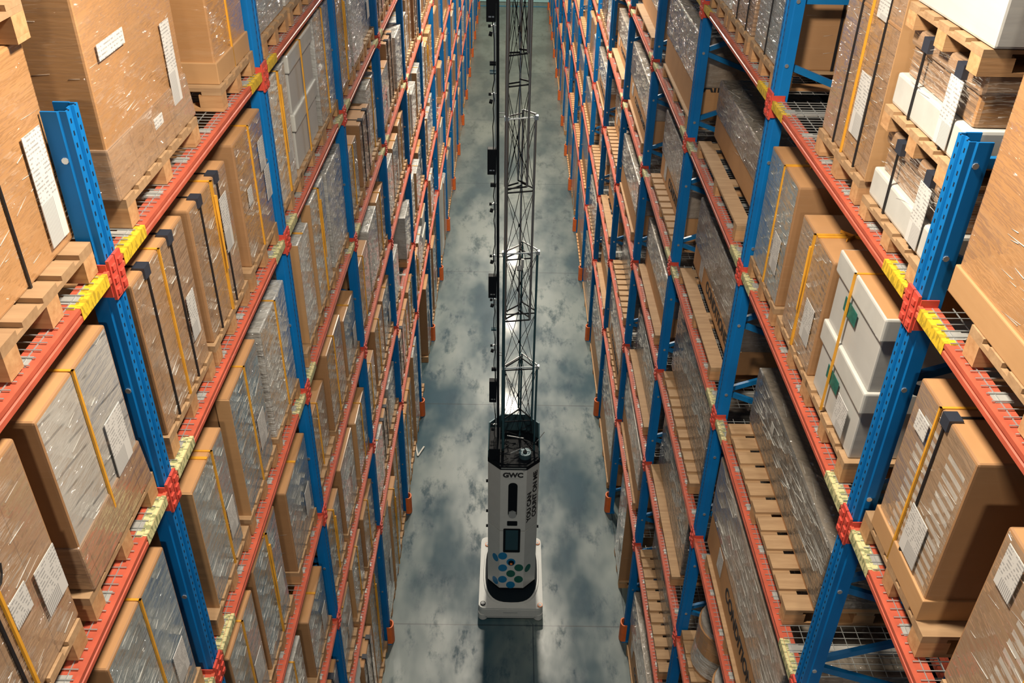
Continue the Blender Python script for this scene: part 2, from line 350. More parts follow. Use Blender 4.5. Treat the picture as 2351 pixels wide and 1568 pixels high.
# ------------------------------------------------------------------ upright frames
def frame_proto(side):
    s = SG[side]; H = TOP[side]; root = empty('rack_frame')
    D = 1.05
    # post profile (x depth toward the rack = -s*x)
    def prof(flip):
        pts = [(-.052, -.10), (-.062, -.10), (-.062, -.035), (-.055, -.028), (-.055, 0), (-.018, 0), (-.012, -.012), (.012, -.012), (.018, 0), (.055, 0), (.055, -.028), (.062, -.035), (.062, -.10), (.052, -.10)]
        inn = [(.052, -.034), (.048, -.03), (.048, -.007), (.02, -.007), (.013, -.018), (-.013, -.018), (-.02, -.007), (-.048, -.007), (-.048, -.03), (-.052, -.034)]
        P = pts+inn
        return [((x_ if not flip else -.10-x_)*s, y_) for y_, x_ in P]
    for fl, xo in ((False, 0), (True, -s*(D-.1))):
        poly = prof(fl)
        p = MB().prism([(x, y) for x, y in poly], .01, H).build('post', M['blue'], root, loc=(xo, 0, 0))
        MB().box(-.07-.05*s, .07-.05*s, -.09, .09, 0, .012).build('base_plate', M['blueplain'], p)
    z = (10.17 if side == 'left' else 10.17)
    xa = -s*.05; xb = -s*(D-.05)
    MB().bar((xa, -.02, z), (xb, -.02, z), .045, .03).build('brace', M['blueplain'], root)
    z = 9.74
    bo = MB()
    while z > .5:
        zz = z-.357
        for a, b_ in (((xa, -.02, z), (xb, -.02, zz)), ((xb, .012, zz), (xa, .012, z-.714))):
            if b_[2] > .15: MB().bar(a, b_, .045, .03).build('brace', M['blueplain'], root)
        MB().tube((xa, -.068, z), (xa, -.052, z), .014, 8).build('bolt', M['bolt'], root)
        z -= .714
    MB().tube((xa, -.068, 10.17), (xa, -.052, 10.17), .014, 8).build('bolt', M['bolt'], root)
    # orange column guard wrapping the aisle post
    g = MB(); n = 10; ri, ro = .068, .080
    pts = [(s*(.012+ro*.62*math.sin(math.pi*i/n)), -ro*math.cos(math.pi*i/n)) for i in range(n+1)]
    pin = [(s*(.004+ri*.55*math.sin(math.pi*i/n)), -ri*math.cos(math.pi*i/n)) for i in range(n, -1, -1)]
    g.prism(pts+[(-s*.035, ro), (-s*.035, ri)]+pin+[(-s*.035, -ri), (-s*.035, -ro)], 0.012, .38)
    g.build('column_guard', M['guardo'], root)
    return root
fr_objs = {}
OR = ['', 'first', 'second', 'third', 'fourth', 'fifth', 'sixth', 'seventh', 'eighth', 'ninth', 'tenth', 'eleventh', 'twelfth', 'thirteenth', 'fourteenth', 'fifteenth', 'sixteenth', 'seventeenth', 'eighteenth', 'nineteenth']
for side in ('left', 'right'):
    pr = frame_proto(side); kd = kids_of(pr)
    for k in range(NC):
        o = pr if k == 0 else copy_tree(pr, kd)
        o.location = (XF[side], Y0[side]+BAY*k, 0)
        tag(o, f'blue perforated steel upright frame, {side} rack, {OR[k+1]} counted from the camera', 'rack upright', f'blue rack uprights along the {side} side')
# ------------------------------------------------------------------ beams and decks
def beam_proto(side, front, lab):
    s = SG[side] if front else -SG[side]; LEN = BAY-.13; root = empty('shelf_rail')
    b = MB(); h = LEN/2
    # stepped box beam, outer face at local x=0 toward the aisle, rolled groove along the face
    poly = [(.010, .012), (.010, .034), (.004, .038), (.004, .046), (.010, .050), (.010, .070), (-.010, .070), (-.012, .062), (-.085, .062), (-.085, .012)]
    b.prism([(x*s, z) for x, z in poly], -h, h, axis='y')
    b.build('beam', M['beam'], root)
    for e in (-1, 1):
        y0, y1 = sorted((e*h, e*(h+.062)))
        c = MB().box(*sorted((s*.002, s*.016)), y0, y1, -.075, .115)
        c.box(*sorted((s*.016, s*.024)), y0+.014, y1-.014, -.055, -.03).box(*sorted((s*.016, s*.024)), y0+.014, y1-.014, .0, .025).box(*sorted((s*.016, s*.024)), y0+.014, y1-.014, .06, .085)
        c.box(*sorted((-s*.08, s*.002)), *sorted((e*h, e*(h-.006))), -.06, .10)
        c.build('connector', M['conn'], root)
        if lab and front:
            y0, y1 = sorted((e*(h-.03), e*(h-.31)))
            l = MB().box(*sorted((s*.0105, s*.0125)), y0, y1, .014, .072); l.box(*sorted((-s*.009, s*.009)), y0, y1, .0704, .0716)
            l.box(*sorted((-s*.055, -s*.014)), y0, y1, .0625, .0640)
            l.build('load_label', M[lab], root)
    return root
def deck_mesh(side):
    s = SG[side]; d = MB(); h = BAY/2-.08; D = 1.0
    nx = 10
    y = -h
    while y <= h+1e-3:      # cross wires, bent down over the front beam ledge
        d.box(*sorted((-s*.016, -s*D)), y-.0022, y+.0022, .0675, .0715); y += .05
    for i in range(nx+1):
        x = -s*(.05+i*(D-.06)/nx); d.box(x-.002, x+.002, -h, h, .0635, .0675)
    return d.mesh('wire_mesh', M['wire'])
def chan_mesh(side):
    s = SG[side]; d = MB(); h = BAY/2-.08
    for i in range(6):
        y = -h+.22+i*(2*h-.44)/5
        d.box(*sorted((-s*.088, -s*.96)), y-.03, y+.03, .045, .0605)
        d.box(*sorted((-s*.030, -s*.10)), y-.035, y+.035, .0625, .0655)
    return d.mesh('support_channel', M['chan'])
for side in ('left', 'right'):
    pf = {}
    for lab in ('ylab', 'clab', None):
        q = beam_proto(side, True, lab); pf[lab] = [q, kids_of(q), False]
    q = beam_proto(side, False, None); pf['rear'] = [q, kids_of(q), False]
    dm_, cm_ = deck_mesh(side), chan_mesh(side)
    def put(key, loc):
        e = pf[key]
        if e[2]: o = copy_tree(e[0], e[1])
        else: o = e[0]; e[2] = True
        o.location = loc; return o
    for k in range(-1, NC-1):
        for l, z in enumerate(LV[side]):
            yc = Y0[side]+BAY*(k+.5); x = XF[side]
            if not seen(x-1.1, x+1.1, yc-1.4, yc+1.4, z-.1, z+.1): continue
            key = 'ylab' if l == 0 else ('clab' if l < 3 else None)
            o = put(key, (x, yc, z))
            tag(o, f'orange-red shelf beam on the aisle side, {side} rack, {BW[k]}, {LW[l]}', 'shelf beam', f'aisle side shelf beams of the {side} rack')
            if k <= 5:
                o = put('rear', (x-SG[side]*1.05, yc, z))
                tag(o, f'orange-red shelf beam at the back, {side} rack, {BW[k]}, {LW[l]}', 'shelf beam', f'rear shelf beams of the {side} rack')
            r = empty('wire_deck', (x, yc, z))
            tag(r, f'galvanised wire mesh deck, {side} rack, {BW[k]}, {LW[l]}', 'shelf deck', f'wire mesh decks of the {side} rack')
            for nm, me in (('wire_mesh', dm_), ('support_channel', cm_)):
                o = bpy.data.objects.new(nm, me); C.objects.link(o); o.parent = r
    for e in pf.values():
        if not e[2]:
            for ch in e[0].children: bpy.data.objects.remove(ch)
            bpy.data.objects.remove(e[0])
# ------------------------------------------------------------------ pallets
def pallet_parts(w, d, nb, along='x', bw=.1):
    """origin bottom centre; deck boards run along `along`; returns meshes"""
    t = MB(); b = MB(); k = MB(); spots = []; rows = []
    if along == 'x':
        bw = min(bw, w/nb*.86)
        for i in range(nb):
            y = -w/2+bw/2+i*(w-bw)/(nb-1); t.box(-d/2, d/2, y-bw/2, y+bw/2, .122, .144)
        for x in (-d/2+.06, 0, d/2-.06): t.box(x-.06, x+.06, -w/2, w/2, .1, .1215)
    else:
        for i in range(nb):
            x = -d/2+bw/2+i*(d-bw)/(nb-1); t.box(x-bw/2, x+bw/2, -w/2, w/2, .122, .144)
        for y in (-w/2+.06, 0, w/2-.06): t.box(-d/2, d/2, y-.06, y+.06, .1, .1215)
    for y in (-w/2+.05, 0, w/2-.05):
        rows.append((0, y, 0))
        if not b.v: b.box(-d/2, d/2, -.05, .05, 0, .022)
        for x in (-d/2+.07, 0, d/2-.07): spots.append((x, y, 0))
    return t.mesh('deck_board', M['woodg']), (k.box(-.07, .07, -.05, .05, .0225, .0995).mesh('spacer_block', M['wood']), spots), (b.mesh('bottom_board', M['wood']), rows)
PAL = {}
def pallet(kind, loc, label, group):
    dims = {'euro': (.80, 1.08, 5, 'x', .12), 'long': (1.98, 1.08, 11, 'x', .135), 'plank': (1.9, 1.08, 4, 'y', .13), 'wide': (1.1, 1.08, 7, 'x', .11)}
    if kind not in PAL: PAL[kind] = pallet_parts(*dims[kind][:3], along=dims[kind][3], bw=dims[kind][4])
    r = empty('pallet', loc); tag(r, label, 'pallet', group)
    for nm, me in zip(('deck_board', 'spacer_block', 'bottom_board'), PAL[kind]):
        for q in (me[1] if nm != 'deck_board' else [(0, 0, 0)]):
            o = bpy.data.objects.new(nm, me[0] if nm != 'deck_board' else me); C.objects.link(o); o.parent = r; o.location = q
    return r
# ------------------------------------------------------------------ loads
def add_text(s, name, size, mat, parent, mtx, extr=.002, bold=0.0):
    cu = bpy.data.curves.new(name, 'FONT'); cu.body = s; cu.size = size; cu.extrude = extr; cu.align_x = 'CENTER'; cu.align_y = 'CENTER'; cu.offset = bold
    t = bpy.data.objects.new(name, cu); C.objects.link(t)
    dg = bpy.context.evaluated_depsgraph_get(); me = bpy.data.meshes.new_from_object(t.evaluated_get(dg)); bpy.data.objects.remove(t)
    me.materials.clear(); me.materials.append(mat); me.transform(mtx)
    o = bpy.data.objects.new(name, me); C.objects.link(o); o.parent = parent; return o
INK = plain('black_print', (.02, .02, .022), .6)
LOADM = {}
def load(side, style, w, d, h, opts=(), seed=0):
    """returns root empty with parts; origin bottom centre; front faces the aisle at local +-x"""
    s = SG[side]; r = random.Random(seed); fx = s*d/2; K = ('+x' if s > 0 else '-x')
    root = empty('wrapped_carton')
    abs_l = [o for o in opts if not isinstance(o, str)]; opts = [o for o in opts if isinstance(o, str)]
    def front(name, mat, y0, y1, z0, z1, th=.004, x=0):
        return MB().box(*sorted((fx+s*x, fx+s*(x+th))), y0, y1, z0, z1).build(name, M[mat], root)
    def fr_(name, mat, yc, zc, ww, hh, x=.012):
        o = MB().box(-.0015, .0015, -ww/2, ww/2, -hh/2, hh/2).build(name, M[mat], root, loc=(fx+s*x, yc, zc)); return o
    def strap(mat, name, y, wd, x=.006, back=.7):
        # strap running up the front and over the top
        b = MB().box(*sorted((fx+s*.001, fx+s*(x+.004))), y-wd/2, y+wd/2, 0, h+.006)
        b.box(*sorted((fx+s*(x+.004), fx-s*d*back)), y-wd/2, y+wd/2, h+.001, h+.006); b.build(name, M[mat], root)
    if style in ('grey', 'greyline', 'bluefilm', 'brownfilm', 'card', 'mix', 'silver', 'darkbox', 'ribs', 'holes'):
        fmat = {'darkbox': 'darkfilm'}.get(style, style)
        tmat = {'silver': 'silver', 'darkbox': 'wraptop'}.get(style, 'top'); smat = {'silver': 'silver', 'card': 'card', 'ribs': 'ribs'}.get(style, 'side')
        b = MB().box(-d/2, d/2, -w/2, w/2, 0, h, 0, {K: 1, '+z': 2})
        b.build('carton_body', [M[smat], M[fmat], M[tmat]], root, bevel=.012)
    elif style == 'crates':
        hh = h/2
        for i in range(2):
            z0 = i*hh
            c = MB().box(-d/2+.02, d/2-.02, -w/2+.02, w/2-.02, z0, z0+hh-.02, 0).build('crate_body', M['white'], root, bevel=.01)
            l = MB().box(-d/2, d/2, -w/2, w/2, z0+hh*.70, z0+hh, 0, {'+z': 1 if i else 0}).build('lid', [M['whitelid'], M['top']], root, bevel=.012)
            if 'green' in opts:
                fr_('green_label', 'green', .06, z0+hh*.52, .2, .085, -.005)
    elif style == 'tray':    # brown ribbed middle on white tray, on a pallet of its own
        MB().box(-d/2, d/2, -w/2, w/2, 0, h*.42).build('tray', M['whitelid'], root, bevel=.015)
        MB().box(-d/2+.03, d/2-.03, -w/2+.03, w/2-.03, h*.42, h, 0, {K: 1, '+z': 2}).build('carton_body', [M['card'], M['ribs'], M['card']], root, bevel=.02)
        MB().box(-d/2+.015, d/2-.015, -w/2+.015, w/2-.015, h*.80, h+.012, 0).build('stretch_wrap', M['brownfilm'], root, bevel=.02)
    elif style == 'whitebox':
        MB().box(-d/2, d/2, -w/2, w/2, 0, h).build('carton_body', M['white'], root, bevel=.012)
    elif style == 'wide':
        hb = h*r.uniform(.32, .45)
        MB().box(-d/2+.012, d/2-.012, -w/2+.012, w/2-.012, 0, h-.012, 0, {'+z': 0}).build('carton_body', [M['top']], root, bevel=.01)
        dark = 'dark' in opts
        MB().box(-d/2, d/2, -w/2, w/2, hb if not dark else .04, h, 0, {'+z': 1}).build('stretch_wrap', [M['darkfilm' if dark else 'wrap'], M['wraptop']], root, bevel=.018)
        if 'text' in opts:
            mt = Matrix.Translation((fx-s*.010, 0, hb*.55)) @ Matrix(((0, 0, s, 0), (s, 0, 0, 0), (0, 1, 0, 0), (0, 0, 0, 1)))
            add_text('CONDITIONER', 'printed_word', .17, INK, root, Matrix.Translation((0, -.25, 0)) @ mt, bold=.004)
            fr_('paper_label', 'paper', .62, hb*.62, .16, .22, -.008)
        if 'air' in opts:
            mt = Matrix.Translation((s*.28, -w/2+.010, h*.40)) @ Matrix(((1, 0, 0, 0), (0, 0, -1, 0), (0, 1, 0, 0), (0, 0, 0, 1)))
            add_text('AIR', 'printed_word', .16, INK, root, mt, bold=.004)
        if r.random() < .6:
            fr_('sticker', 'whitelid', r.uniform(-.3, .3)*w, h*.72, .07, .08, .003)
    elif style == 'gift':
        pass
    # raised creases in the stretch film, thin ridges coloured pale to stand in for glints of light
    nc = {'card': 34, 'brownfilm': 44, 'silver': 90, 'grey': 40, 'greyline': 24, 'bluefilm': 50, 'mix': 46, 'ribs': 50, 'holes': 26, 'wide': 90, 'tray': 26}.get(style, 0)
    if nc:
        cr = MB(); lo, hi = (.42*h, h) if style == 'wide' else ((.42*h if style == 'tray' else .03*h), h*.98)
        for i in range(int(nc*max(.7, w*h/.7 if style != 'wide' else 1))):
            ln = r.uniform(.03, .15)*(2.2 if style == 'wide' else 1); t = r.gauss(.10, .12); z = r.uniform(lo, hi); rad = r.choice((.0009, .0013, .0013, .0022))
            if r.random() < .72:
                y = r.uniform(-w/2+.02, w/2-.02-ln) if w > ln+.05 else -w/2+.02
                a, b_ = (fx+s*.001, y, z), (fx+s*.001, y+ln, min(z+ln*t*s, h))
            else:
                x = r.uniform(-d/2+.03, d/2-.03-ln); a, b_ = (x, -w/2-.001, z), (x+ln, -w/2-.001, min(z+ln*t*.6, h))
            if a[1] == b_[1]: rad = .0008
            cr.tube(a, b_, rad, 5, r2=rad*.4)
        for i in range(nc//5):
            x = r.uniform(-d/2+.03, d/2-.2); y = r.uniform(-w/2+.03, w/2-.03)
            if style in ('wide', 'silver', 'darkbox', 'tray'): cr.tube((x, y, h+.001), (x+r.uniform(-.05, .05), min(y+r.uniform(.05, .25), w/2), h+.001), .0014, 5)
        cr.build('film_crease_glint', M['crease_glint'], root, smooth=True)
    if 'seam' in opts:
        MB().box(-d/2-.003, d/2+.003, -w/2-.003, w/2+.003, h*.54, h*.54+.012).build('seam', M['side'], root)
    if 'base' in opts:
        MB().box(-d/2-.012, d/2+.012, -w/2-.012, w/2+.012, 0, .13).build('base_tray', M['edge'], root, bevel=.006)
    if 'skirt' in opts:
        poly = [(-d/2-.006, -w/2-.006), (d/2+.006, -w/2-.006), (d/2+.006, w/2+.006), (-d/2-.006, w/2+.006)]
        MB().prism([(x*1.03, y*1.035) for x, y in poly], .002, .24, scale1=.972).build('stretch_wrap', M['brownfilm'], root, bevel=.01)
    if 'edge' in opts:
        MB().box(*sorted((fx+s*.004, fx-s*.085)), -w/2-.006, -w/2+.003, 0, h).build('edge_board', M['edge'], root)
    if 'bands' in opts or 'band1' in opts:
        for y in ((-.26*w, .2*w) if 'bands' in opts else (0,)):
            strap('band', 'band', y, .012)
            MB().box(*sorted((fx+s*.012, fx-s*.05)), y-.035, y+.035, h-.05, h+.012).build('corner_guard', M['guard'], root)
    if 'sideband' in opts:
        b = MB()
        for x in (-.16, .10): b.box(s*x-.009, s*x+.009, -w/2-.008, -w/2, 0, h)
        b.box(s*-.16-.06, s*.10+.06, -w/2-.012, -w/2, 0, .035); b.build('side_band', M['band'], root)
    if 'yellow' in opts: strap('yellow', 'strap', r.uniform(-.04, .12)*w, .014, .008)
    if 'thick' in opts:
        strap('yellow', 'strap', .05*w, .018, .012)
        MB().tube((fx+s*.02, .05*w, h*.9), (fx+s*.03, .02*w, h*.35), .012, 6, r2=.004).build('strap_tail', M['yellow'], root)
    if 'bow' in opts:
        b = MB(); xx = fx-s*.22
        for a in (0.5, 2.4, 3.9, 5.6): b.bar((xx, 0, h+.01), (xx+.09*math.cos(a), .09*math.sin(a), h+.016), .02, .006)
        b.box(*sorted((fx, fx-s*.5)), -.01, .012, h+.001, h+.007); b.build('knotted_strap', M['yellow'], root)
    if 'label' in opts: fr_('paper_label', 'paper', (.22 if s > 0 else -.24)*w, h*.36, .17, .27)
    if 'labelhi' in opts: fr_('paper_label', 'paper', (.25)*w*s, h*.62, .14, .36)
    for yl, zl, lw, lh, lm_ in abs_l:
        fr_('paper_label', lm_, yl, zl, lw, lh)
    if 'tag2' in opts: fr_('paper_label', 'paper', -.18*w*s, h*.25, .10, .16)
    if 'scrawl' in opts:
        b = MB(); x = fx+s*.003; y = -.05; z = h*.62; p = (x, y, z)
        for i in range(14):
            q = (x, y+.012*(i+1), z+r.uniform(-.05, .05)); b.bar(p, q, .008, .004); p = q
        b.build('handwriting', INK, root)
    return root
NLOAD = {}
def put_load(side, k, l, y0, y1, zb, h, style, opts, xs=.04, d=1.0, label='', slot='', cache=None, group=None):
    w = y1-y0; s = SG[side]
    opts = tuple(o if isinstance(o, str) else (o[0]-(y0+y1)/2, o[1]-zb, *o[2:]) for o in opts)
    if cache is not None:
        key = (side, cache)
        if key in LOADM:
            pr, kd, (pw, ph, pd) = LOADM[key]; o = copy_tree(pr, kd)
        else:
            o = load(side, style, w, d, h, opts, seed=cache+17); LOADM[key] = (o, kids_of(o), (w, h, d)); pw, ph, pd = w, h, d
        o.scale = (d/pd, w/pw, h/ph)
    else: o = load(side, style, w, d, h, opts, seed=int(y0*31+zb*7))
    o.location = (XF[side]-s*(xs+d/2), (y0+y1)/2, zb); o.rotation_euler.z = rnd.uniform(-.006, .006)
    o['label'] = f'{label}, {side} rack, {BW[k]}, {LW[l]}' + (f', {slot}' if slot else '')
    o['category'] = 'carton'; o['group'] = group or f'wrapped cartons on pallets along the {side} rack'
    return o
DK = {'left': [z+.0735 for z in LV['left']]+[0.0], 'right': [z+.0735 for z in LV['right']]+[0.0]}
# hand placed: (bay, level, y0, y1, top z, style, opts, look, slot, setback)
HL = [
 (-1,0,.72,1.52,10.9,'card',('bands',),'brown film-wrapped carton','near place',.12),
 (-1,0,1.6,2.42,10.9,'card',('bands','label'),'brown film-wrapped carton','middle place',.12),
 (-1,0,2.55,3.435,10.64,'card',('band1',(3.29,10.10,.15,.46,'paper')),'tall brown carton with long white label','far place',.11),
 (-1,1,1.66,2.50,9.49,'brownfilm',('band1',(2.40,8.86,.16,.24,'paper'),(2.20,8.95,.12,.13,'paper'),'yellow','scrawl','edge'),'brown carton with one black band','middle place',.04),
 (-1,1,2.64,3.33,9.44,'greyline',('yellow',(3.16,8.93,.17,.30,'paper'),'skirt','sideband'),'pale slatted load with yellow strap','far place',.04),
 (-1,2,1.75,2.42,8.05,'grey',('yellow','label'),'grey wrapped load','middle place',.04),
 (-1,2,2.55,3.30,8.10,'grey',('yellow',(3.14,7.38,.15,.24,'paper')),'grey wrapped load with white label','far place',.04),
 (0,0,3.79,4.90,11.75,'card',('skirt','seam',(4.72,10.17,.13,.42,'paper'),(4.05,10.45,.30,.07,'paper'),(4.40,9.93,.12,.13,'paper')),'very tall brown carton in stretch film','near place',.06),
 (0,0,5.46,6.17,11.5,'card',('base','yellow','sideband'),'tall brown carton with yellow strap','far place',.06),
 (0,1,3.66,4.42,9.44,'brownfilm',('bands','yellow',(4.28,8.90,.12,.28,'paper')),'brown carton with two black bands','near place',.04),
 (0,1,4.53,5.26,9.41,'brownfilm',('bands','thick','labelhi'),'brown carton with broad yellow strap','middle place',.04),
 (0,1,5.47,6.18,9.42,'brownfilm',('yellow',(6.04,9.14,.14,.22,'paper'),(6.10,8.90,.13,.24,'paper'),(5.64,9.0,.10,.12,'paper')),'squat brown carton with thin yellow strap','far place',.04),
 (0,2,3.76,4.36,8.03,'grey',('bow','yellow',(4.22,7.40,.14,.26,'paper'),'edge'),'grey-fronted carton with knotted yellow strap','near place',.04),
 (0,2,4.56,5.27,8.08,'bluefilm',('yellow','label','edge'),'blue-grey patterned load with yellow strap','middle place',.04),
 (0,2,5.40,6.16,8.05,'silver',('yellow',),'silvery wrapped load with brown top','far place',.04),
 (0,3,3.72,4.30,6.62,'grey',('yellow','label'),'narrow grey-fronted carton','near place',.04),
 (0,3,4.38,5.05,6.70,'bluefilm',('bow','thick','label'),'blue-grey wrapped load with yellow bow','middle place',.04),
 (0,3,5.36,6.14,6.52,'grey',('bow','label'),'grey-fronted carton with yellow bow','far place',.04),
 (1,0,6.46,7.30,11.2,'grey',('edge',),'dark wrapped tall carton','near place',.06),
 (1,0,7.38,8.15,11.2,'silver',(),'silvery wrapped tall load','middle place',.06),
 (1,0,8.2,8.95,11.2,'silver',('label',),'silvery wrapped tall load','far place',.06),
 (1,1,6.42,7.02,9.50,'silver',('thick','label'),'silver film load with broad yellow strap','near place',.04),
 (1,1,7.15,8.12,9.50,'crates',('yellow',),'stacked white lidded crates','middle place',.04),
 (1,1,8.2,8.95,9.52,'silver',('yellow',),'rough silvery wrapped load','far place',.04),
 (1,2,6.72,7.17,8.05,'silver',('bow','edge'),'narrow silvery load with brown post','near place',.04),
 (1,2,7.3,7.95,8.15,'silver',('thick','edge'),'silvery load with yellow strap','middle place',.04),
 (1,2,8.1,8.9,8.1,'silver',(),'silvery wrapped load','far place',.04),
]
HR = [
 (-1,0,1.75,3.37,11.3,'card',('base','labelhi'),'huge brown carton on pallet','far place',.05),
 (-1,1,1.62,2.46,9.16,'holes',('band1','yellow',(2.34,9.03,.12,.2,'paper')),'brown carton with pale slot rows','middle place',.04),
 (-1,1,2.76,3.36,9.20,'holes',('band1','yellow',(2.99,8.56,.17,.27,'paper'),(3.22,9.03,.12,.10,'paper'),'base'),'labelled brown carton with pale slots','far place',.04),
 (0,0,4.54,5.36,11.1,'brownfilm',('bands','yellow','edge',(4.82,9.97,.15,.34,'paper'),(4.8,10.5,.14,.14,'paper'),'seam'),'tall brown carton with two black bands','middle place',.05),
 (0,1,3.85,4.61,9.20,'crates',('green','yellow',(4.04,8.44,.17,.20,'paper')),'two white crates with green labels','near place',.04),
 (0,1,4.66,5.32,9.08,'mix',('thick','label','bow'),'mixed small boxes under brown film','middle place',.04),
 (0,1,5.50,6.24,9.18,'grey',('yellow','label','bow'),'grey wrapped carton with yellow strap','far place',.04),
 (1,0,6.50,7.28,11.2,'grey',('sideband','labelhi','band1'),'grey wrapped tall carton with black bands','near place',.05),
 (1,0,7.38,8.18,11.0,'ribs',('bands',),'ribbed brown tall carton','middle place',.05),
 (1,0,8.26,8.98,11.2,'silver',(),'silvery tall wrapped load','far place',.05),
 (0,2,4.02,6.05,7.36,'wide',('dark',),'long dark wrapped crate','',.20),
 (0,3,3.86,6.12,6.34,'wide',('text',),'long air conditioner carton in film','',.05),
 (1,1,6.62,8.86,8.84,'wide',('dot',),'long brown carton in silvery film','',.20),
 (1,2,6.72,8.88,7.58,'wide',('text',),'long carton under grey film','',.18),
 (1,3,6.85,8.95,6.26,'wide',('dark',),'long dark wrapped carton','',.12),
 (2,1,9.32,11.4,9.12,'wide',('air',),'tall air conditioner carton in film','',.05),
 (2,2,9.35,11.4,7.66,'wide',('text',),'long carton under grey film','',.15),
]
handled = set(); NB = 6
def pal_label(side, k, l, slot): return f'wooden pallet under its load, {side} rack, {BW[k]}, {LW[l]}' + (f', {slot}' if slot else '')
def do_pallet(kind, side, k, l, yc, slot, xs=.0, depth=1.08):
    hw = {'euro': .4, 'wide': .55, 'plank': .95, 'long': .99}[kind]; yb = Y0[side]+BAY*k
    yc = min(max(yc, yb+.08+hw), yb+BAY-.08-hw)
    pallet(kind, (XF[side]-SG[side]*(xs+.01+depth/2+.02), yc, DK[side][l]), pal_label(side, k, l, slot), f'wooden pallets along the {side} rack')
for side, HX in (('left', HL), ('right', HR)):
    for k, l, y0, y1, zt, st, op, look, slot, xs in HX:
        handled.add((side, k, l)); zb = DK[side][l]+.145
        if st == 'wide':
            do_pallet('long' if (k, l) in ((0, 2), (1, 3), (2, 2)) else 'plank', side, k, l, (y0+y1)/2, slot, 0)
        else:
            if (y0+y1)/2-.55 > Y0[side]+BAY*k+.07 and (y0+y1)/2+.55 < Y0[side]+BAY*(k+1)-.07 and y1-y0 > .95: do_pallet('wide', side, k, l, (y0+y1)/2, slot)
            else: do_pallet('euro', side, k, l, (y0+y1)/2, slot)
        h = zt-zb
        if side == 'left' and k == -1 and l == 0 and slot == 'far place': pass
        put_load(side, k, l, y0, y1, zb, h, st, op, xs, .98 if xs < .1 else (.82 if xs < .12 else .86), look, slot)
# the second pallet tier on the nearest left stack, and the three tier stack on the right
pallet('euro', (XF['left']-.61, 3.03, 10.645), 'small wooden pallet stacked on tall brown carton, left rack, nearest bay', 'wooden pallets along the left rack')
put_load('left', -1, 0, 2.58, 3.43, 10.792, .8, 'card', (), .14, .9, 'brown carton on upper pallet', 'far place')
zb = DK['right'][0]
for i in range(3):
    pallet('euro', (XF['right']+.56, 4.05, zb), f'wooden pallet, {["bottom", "middle", "upper"][i]} tier of the white tray stack, right rack, top shelf', 'wooden pallets along the right rack').scale = (1, 1, .75)
    o = put_load('right', 0, 0, 3.64, 4.46, zb+.112, .37 if i < 2 else .3, 'tray' if i < 2 else 'whitebox', ('bands', (3.83, zb+.112+.17, .13, .30, 'paper')) if i < 2 else (), .05, .98, ['brown load on white tray, bottom tier', 'brown load on white tray, middle tier', 'white carton, upper tier'][i], 'near place')
    zb += .112+.382
handled.add(('right', 0, 0)); handled.add(('right', 0, 4))
for y, nm in ((5.88, 'far'), (5.16, 'middle')):
    do_pallet('euro', 'right', 0, 4, y, nm+' place')
    rr_o = empty('wrapped_roll', (XF['right']+.36, y, DK['right'][4]+.145))
    MB().tube((0, 0, 0), (0, 0, .60), .29, 28).build('roll_body', [M['card']], rr_o, bevel=0)
    MB().tube((0, 0, .06), (0, 0, .66), .305, 28, r2=.27).build('stretch_wrap', [M['silver']], rr_o)
    tag(rr_o, f'round drum in cloudy film, right rack, second bay, fifth shelf down, {nm} place', 'drum', 'round wrapped drums on the right rack')
# right third shelf nearest bay stays empty in its far half
handled.add(('right', -1, 2)); handled.add(('right', -1, 3))
